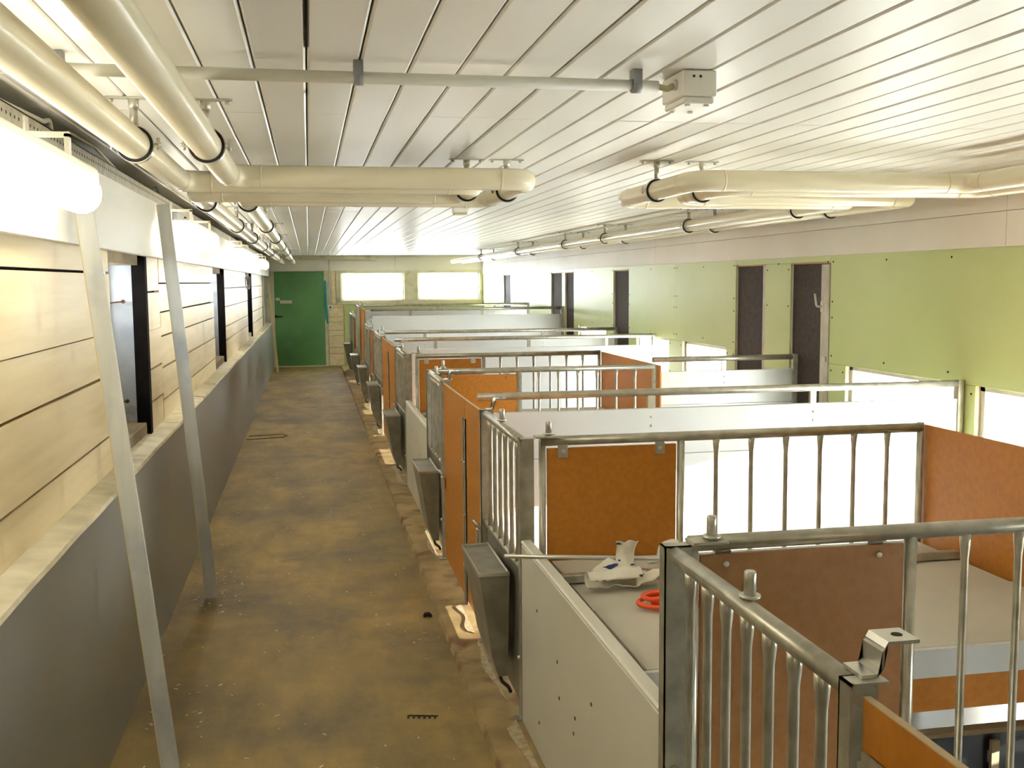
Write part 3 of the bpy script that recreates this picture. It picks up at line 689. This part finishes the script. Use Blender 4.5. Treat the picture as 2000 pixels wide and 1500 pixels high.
part('body', B(1.12, 1.23, 8.10, 8.22, 2.385, ZC-.002, b=.006), 'white', t)
part('cover', B(1.125, 1.225, 8.105, 8.215, 2.37, 2.3845, b=.004), 'backw', t)

# ------------------------------------------------------------------ fluorescent lamps on the fascia
for i, ye in enumerate((3.82, 8.55, 13.6, 18.9, -.9)):  # last lamp is unseen, added behind the camera to brighten the near pens
    yb_, L = ye, 2.0
    t = thing('fluorescent_lamp', ['long lit fluorescent lamp above the nearest tall batten', 'lit fluorescent lamp beside the grey box on the white fascia', 'lit fluorescent lamp third along the white fascia', 'lit fluorescent lamp closest to the green door', 'added unseen fluorescent lamp behind the camera, brightening the near pens'][i], 'lamp', (-.73, ye-L/2, 2.16), 'fluorescent lamps along the white fascia')
    xs, zc = -.735, 2.155
    part('housing', MB().box(xs-.05, xs+.05, ye-L+.01, ye-.06, zc+.048, zc+.085, b=.01), 'white', t)
    nr = 8; pts = []; rs = []
    for k in range(nr+1):
        a = k/nr*math.pi/2; pts.append((xs, ye-L+.06*(1-math.sin(a)), zc)); rs.append(max(.004, .074*math.sin(a)**.6))
    for k in range(nr+1):
        a = k/nr*math.pi/2; pts.append((xs, ye-.11+.11*math.sin(a), zc)); rs.append(max(.004, .074*math.cos(a)**.7))
    part('diffuser', MB().sweep(pts, .07, 18, rs=rs, ell=(.86, .95)), 'tube', t, 'glowing white diffuser')
    for q in (ye-.33, ye-L+.4):
        part('bracket', MB().box(-.8455, -.838, q-.02, q+.02, zc+.06, zc+.21).box(-.838, xs, q-.015, q+.015, zc+.075, zc+.095).box(-.838, xs+.02, q-.015, q+.015, zc+.15, zc+.165).box(xs+.005, xs+.02, q-.015, q+.015, zc+.08, zc+.16), 'white', t)
    for q in (ye-.12, ye-L+.12): part('clip', MB().box(xs+.05, xs+.062, q-.01, q+.01, zc-.01, zc+.06), 'white', t)
t = thing('switch_box', 'grey electrical box on the white fascia behind the second tall batten', 'electrical box', (-.82, 7.3, 2.28))
part('body', B(-.8455, -.815, 7.05, 7.5, 2.205, 2.312, b=.006), 'greyp', t)
part('knob', MB().cyl((-.815, 7.42, 2.285), (-.802, 7.42, 2.285), .016, 10), 'rubber', t)
# loose cables above the fascia
def cab(pts, label, m_='cable', r=.006): single('loose_cable', MB().sweep(fillet(pts, .08, 6), r, 8), m_, label, 'cable', 'loose cables above the white fascia')
cab([(-.90, 1.5, 2.384), (-.895, 2.7, 2.388), (-.89, 3.35, 2.395), (-.885, 3.9, 2.41), (-.885, 4.0, 2.43), (-.885, 4.02, 2.384)], 'thick white cable draped over the fascia edge before the loop', 'white', .009)
cab([(-.885, 4.06, 2.384), (-.885, 4.3, 2.43), (-.885, 4.8, 2.435), (-.89, 5.3, 2.40), (-.89, 5.6, 2.384)], 'cream cable arched above the fascia edge')
cab([(-.895, 5.75, 2.40), (-.88, 5.85, 2.384), (-.87, 6.1, 2.388), (-.87, 6.35, 2.39), (-.885, 6.6, 2.43), (-.885, 6.8, 2.385)], 'thin black cable along the fascia edge by the loop', 'cableb', .004)
rp = [(-.872+.0*math.cos(a), 15.3+.28*math.cos(a), 1.86+.09*math.sin(a)) for a in [q/30*2*math.pi*2.2 for q in range(31)]]
single('cable_coil', MB().sweep([(-.872, 15.3, 2.12), (-.872, 15.3, 2.0)] + [(-.872+.0015*i_, p[1], p[2]) for i_, p in enumerate(rp)], .007, 8), 'greyp', 'coiled grey cable hanging on the plank wall under the third lamp', 'cable')

# ------------------------------------------------------------------ leaning battens
def batten(p0, p1, w_, th, label, m1='board', m2='batt'):
    """p0 foot, p1 head; broad face looks back along the aisle"""
    a, b = Vector(p0), Vector(p1); d = (b-a).normalized(); side = Vector((0, -1, 0)).cross(d).normalized()*-1
    if side.x < 0: side = -side
    n = d.cross(side).normalized()
    if n.y > 0: n = -n
    t = thing('leaning_batten', label, 'batten', p0, 'battens leaning against the left wall')
    def slab(s0, s1, n0, n1):
        vs_ = [q + side*s_ + n*m_ for q in (a, b) for s_, m_ in ((s0, n0), (s1, n0), (s1, n1), (s0, n1))]
        return MB().add(vs_, [(0, 1, 2, 3), (4, 7, 6, 5), (0, 4, 5, 1), (1, 5, 6, 2), (2, 6, 7, 3), (3, 7, 4, 0)])
    part('face', slab(-w_/2+.004, w_/2, 0, th), m1, t); part('edge', slab(-w_/2, -w_/2+.0035, 0, th), m2, t)
batten((-.565, 4.0, .012), (-.80, 4.085, 2.135), .066, .02, 'tall whitish batten leaning on the fascia before the first recessed window')
batten((-.607, 6.22, .012), (-.80, 6.26, 2.30), .072, .022, 'tall whitish batten leaning on the fascia beside the grey electrical box')
batten((-.675, 22.1, .005), (-.83, 22.5, 1.94), .05, .03, 'thin cream stick leaning in the corner by the green door', 'batt', 'batt')

# ------------------------------------------------------------------ small things on the floor
gr = MB().box(-.066, .066, -.006, -.001, 0, .004)
for i in range(6): gr.box(-.062+i*.023, -.056+i*.023, -.03, -.006, 0, .004)
o = single('rake_strip', gr, 'rubber', 'small dark toothed strip lying on the aisle floor', 'strip'); o.location = (.432, 4.3, .001); o.rotation_euler = (0, 0, math.radians(-14))
rf = MB().sweep([(-.78, 12.62, .004), (-.35, 12.72, .004), (-.31, 12.86, .004), (-.36, 13.0, .004), (-.76, 12.9, .004)], .012, 6, ell=(.35, 1))
single('iron_strip', rf, 'rust', 'flat bent rusty iron strip on the aisle floor beside the grey wall', 'strip')
for q, (x, y) in enumerate(((.60, 5.62),)): single('dirt_clod', MB().sweep([(x-.02, y, .001), (x-.012, y+.006, .012), (x+.004, y, .016), (x+.018, y-.004, .008), (x+.024, y, .001)], .012, 7, rs=[.006, .012, .013, .01, .004]), 'rubber', 'small dark clod on the aisle floor beside the kerb', 'clod')
ch = MB()
for i in range(260):
    y = 2.8+random.random()**1.6*11; x = random.uniform(-.78, .62)
    if random.random() < .45: x = -.62+random.gauss(0, .10); y = random.choice((6.2, 6.5, 7.4, 4.3))+random.gauss(0, .35)
    a = random.random()*3.14; l, w_ = random.uniform(.004, .011), random.uniform(.002, .004); c, s_ = math.cos(a), math.sin(a)
    if x < -.79 or x > .64: continue
    ch.add([(x+c*l*p-s_*w_*q, y+s_*l*p+c*w_*q, z) for z in (.0, .003) for p, q in ((-1, -1), (1, -1), (1, 1), (-1, 1))], [(3, 2, 1, 0), (4, 5, 6, 7), (0, 1, 5, 4), (1, 2, 6, 5), (2, 3, 7, 6), (3, 0, 4, 7)])
o = single('wood_chips', ch, 'chips', 'pale wood chips scattered on the aisle floor', 'wood chips'); o['kind'] = 'stuff'
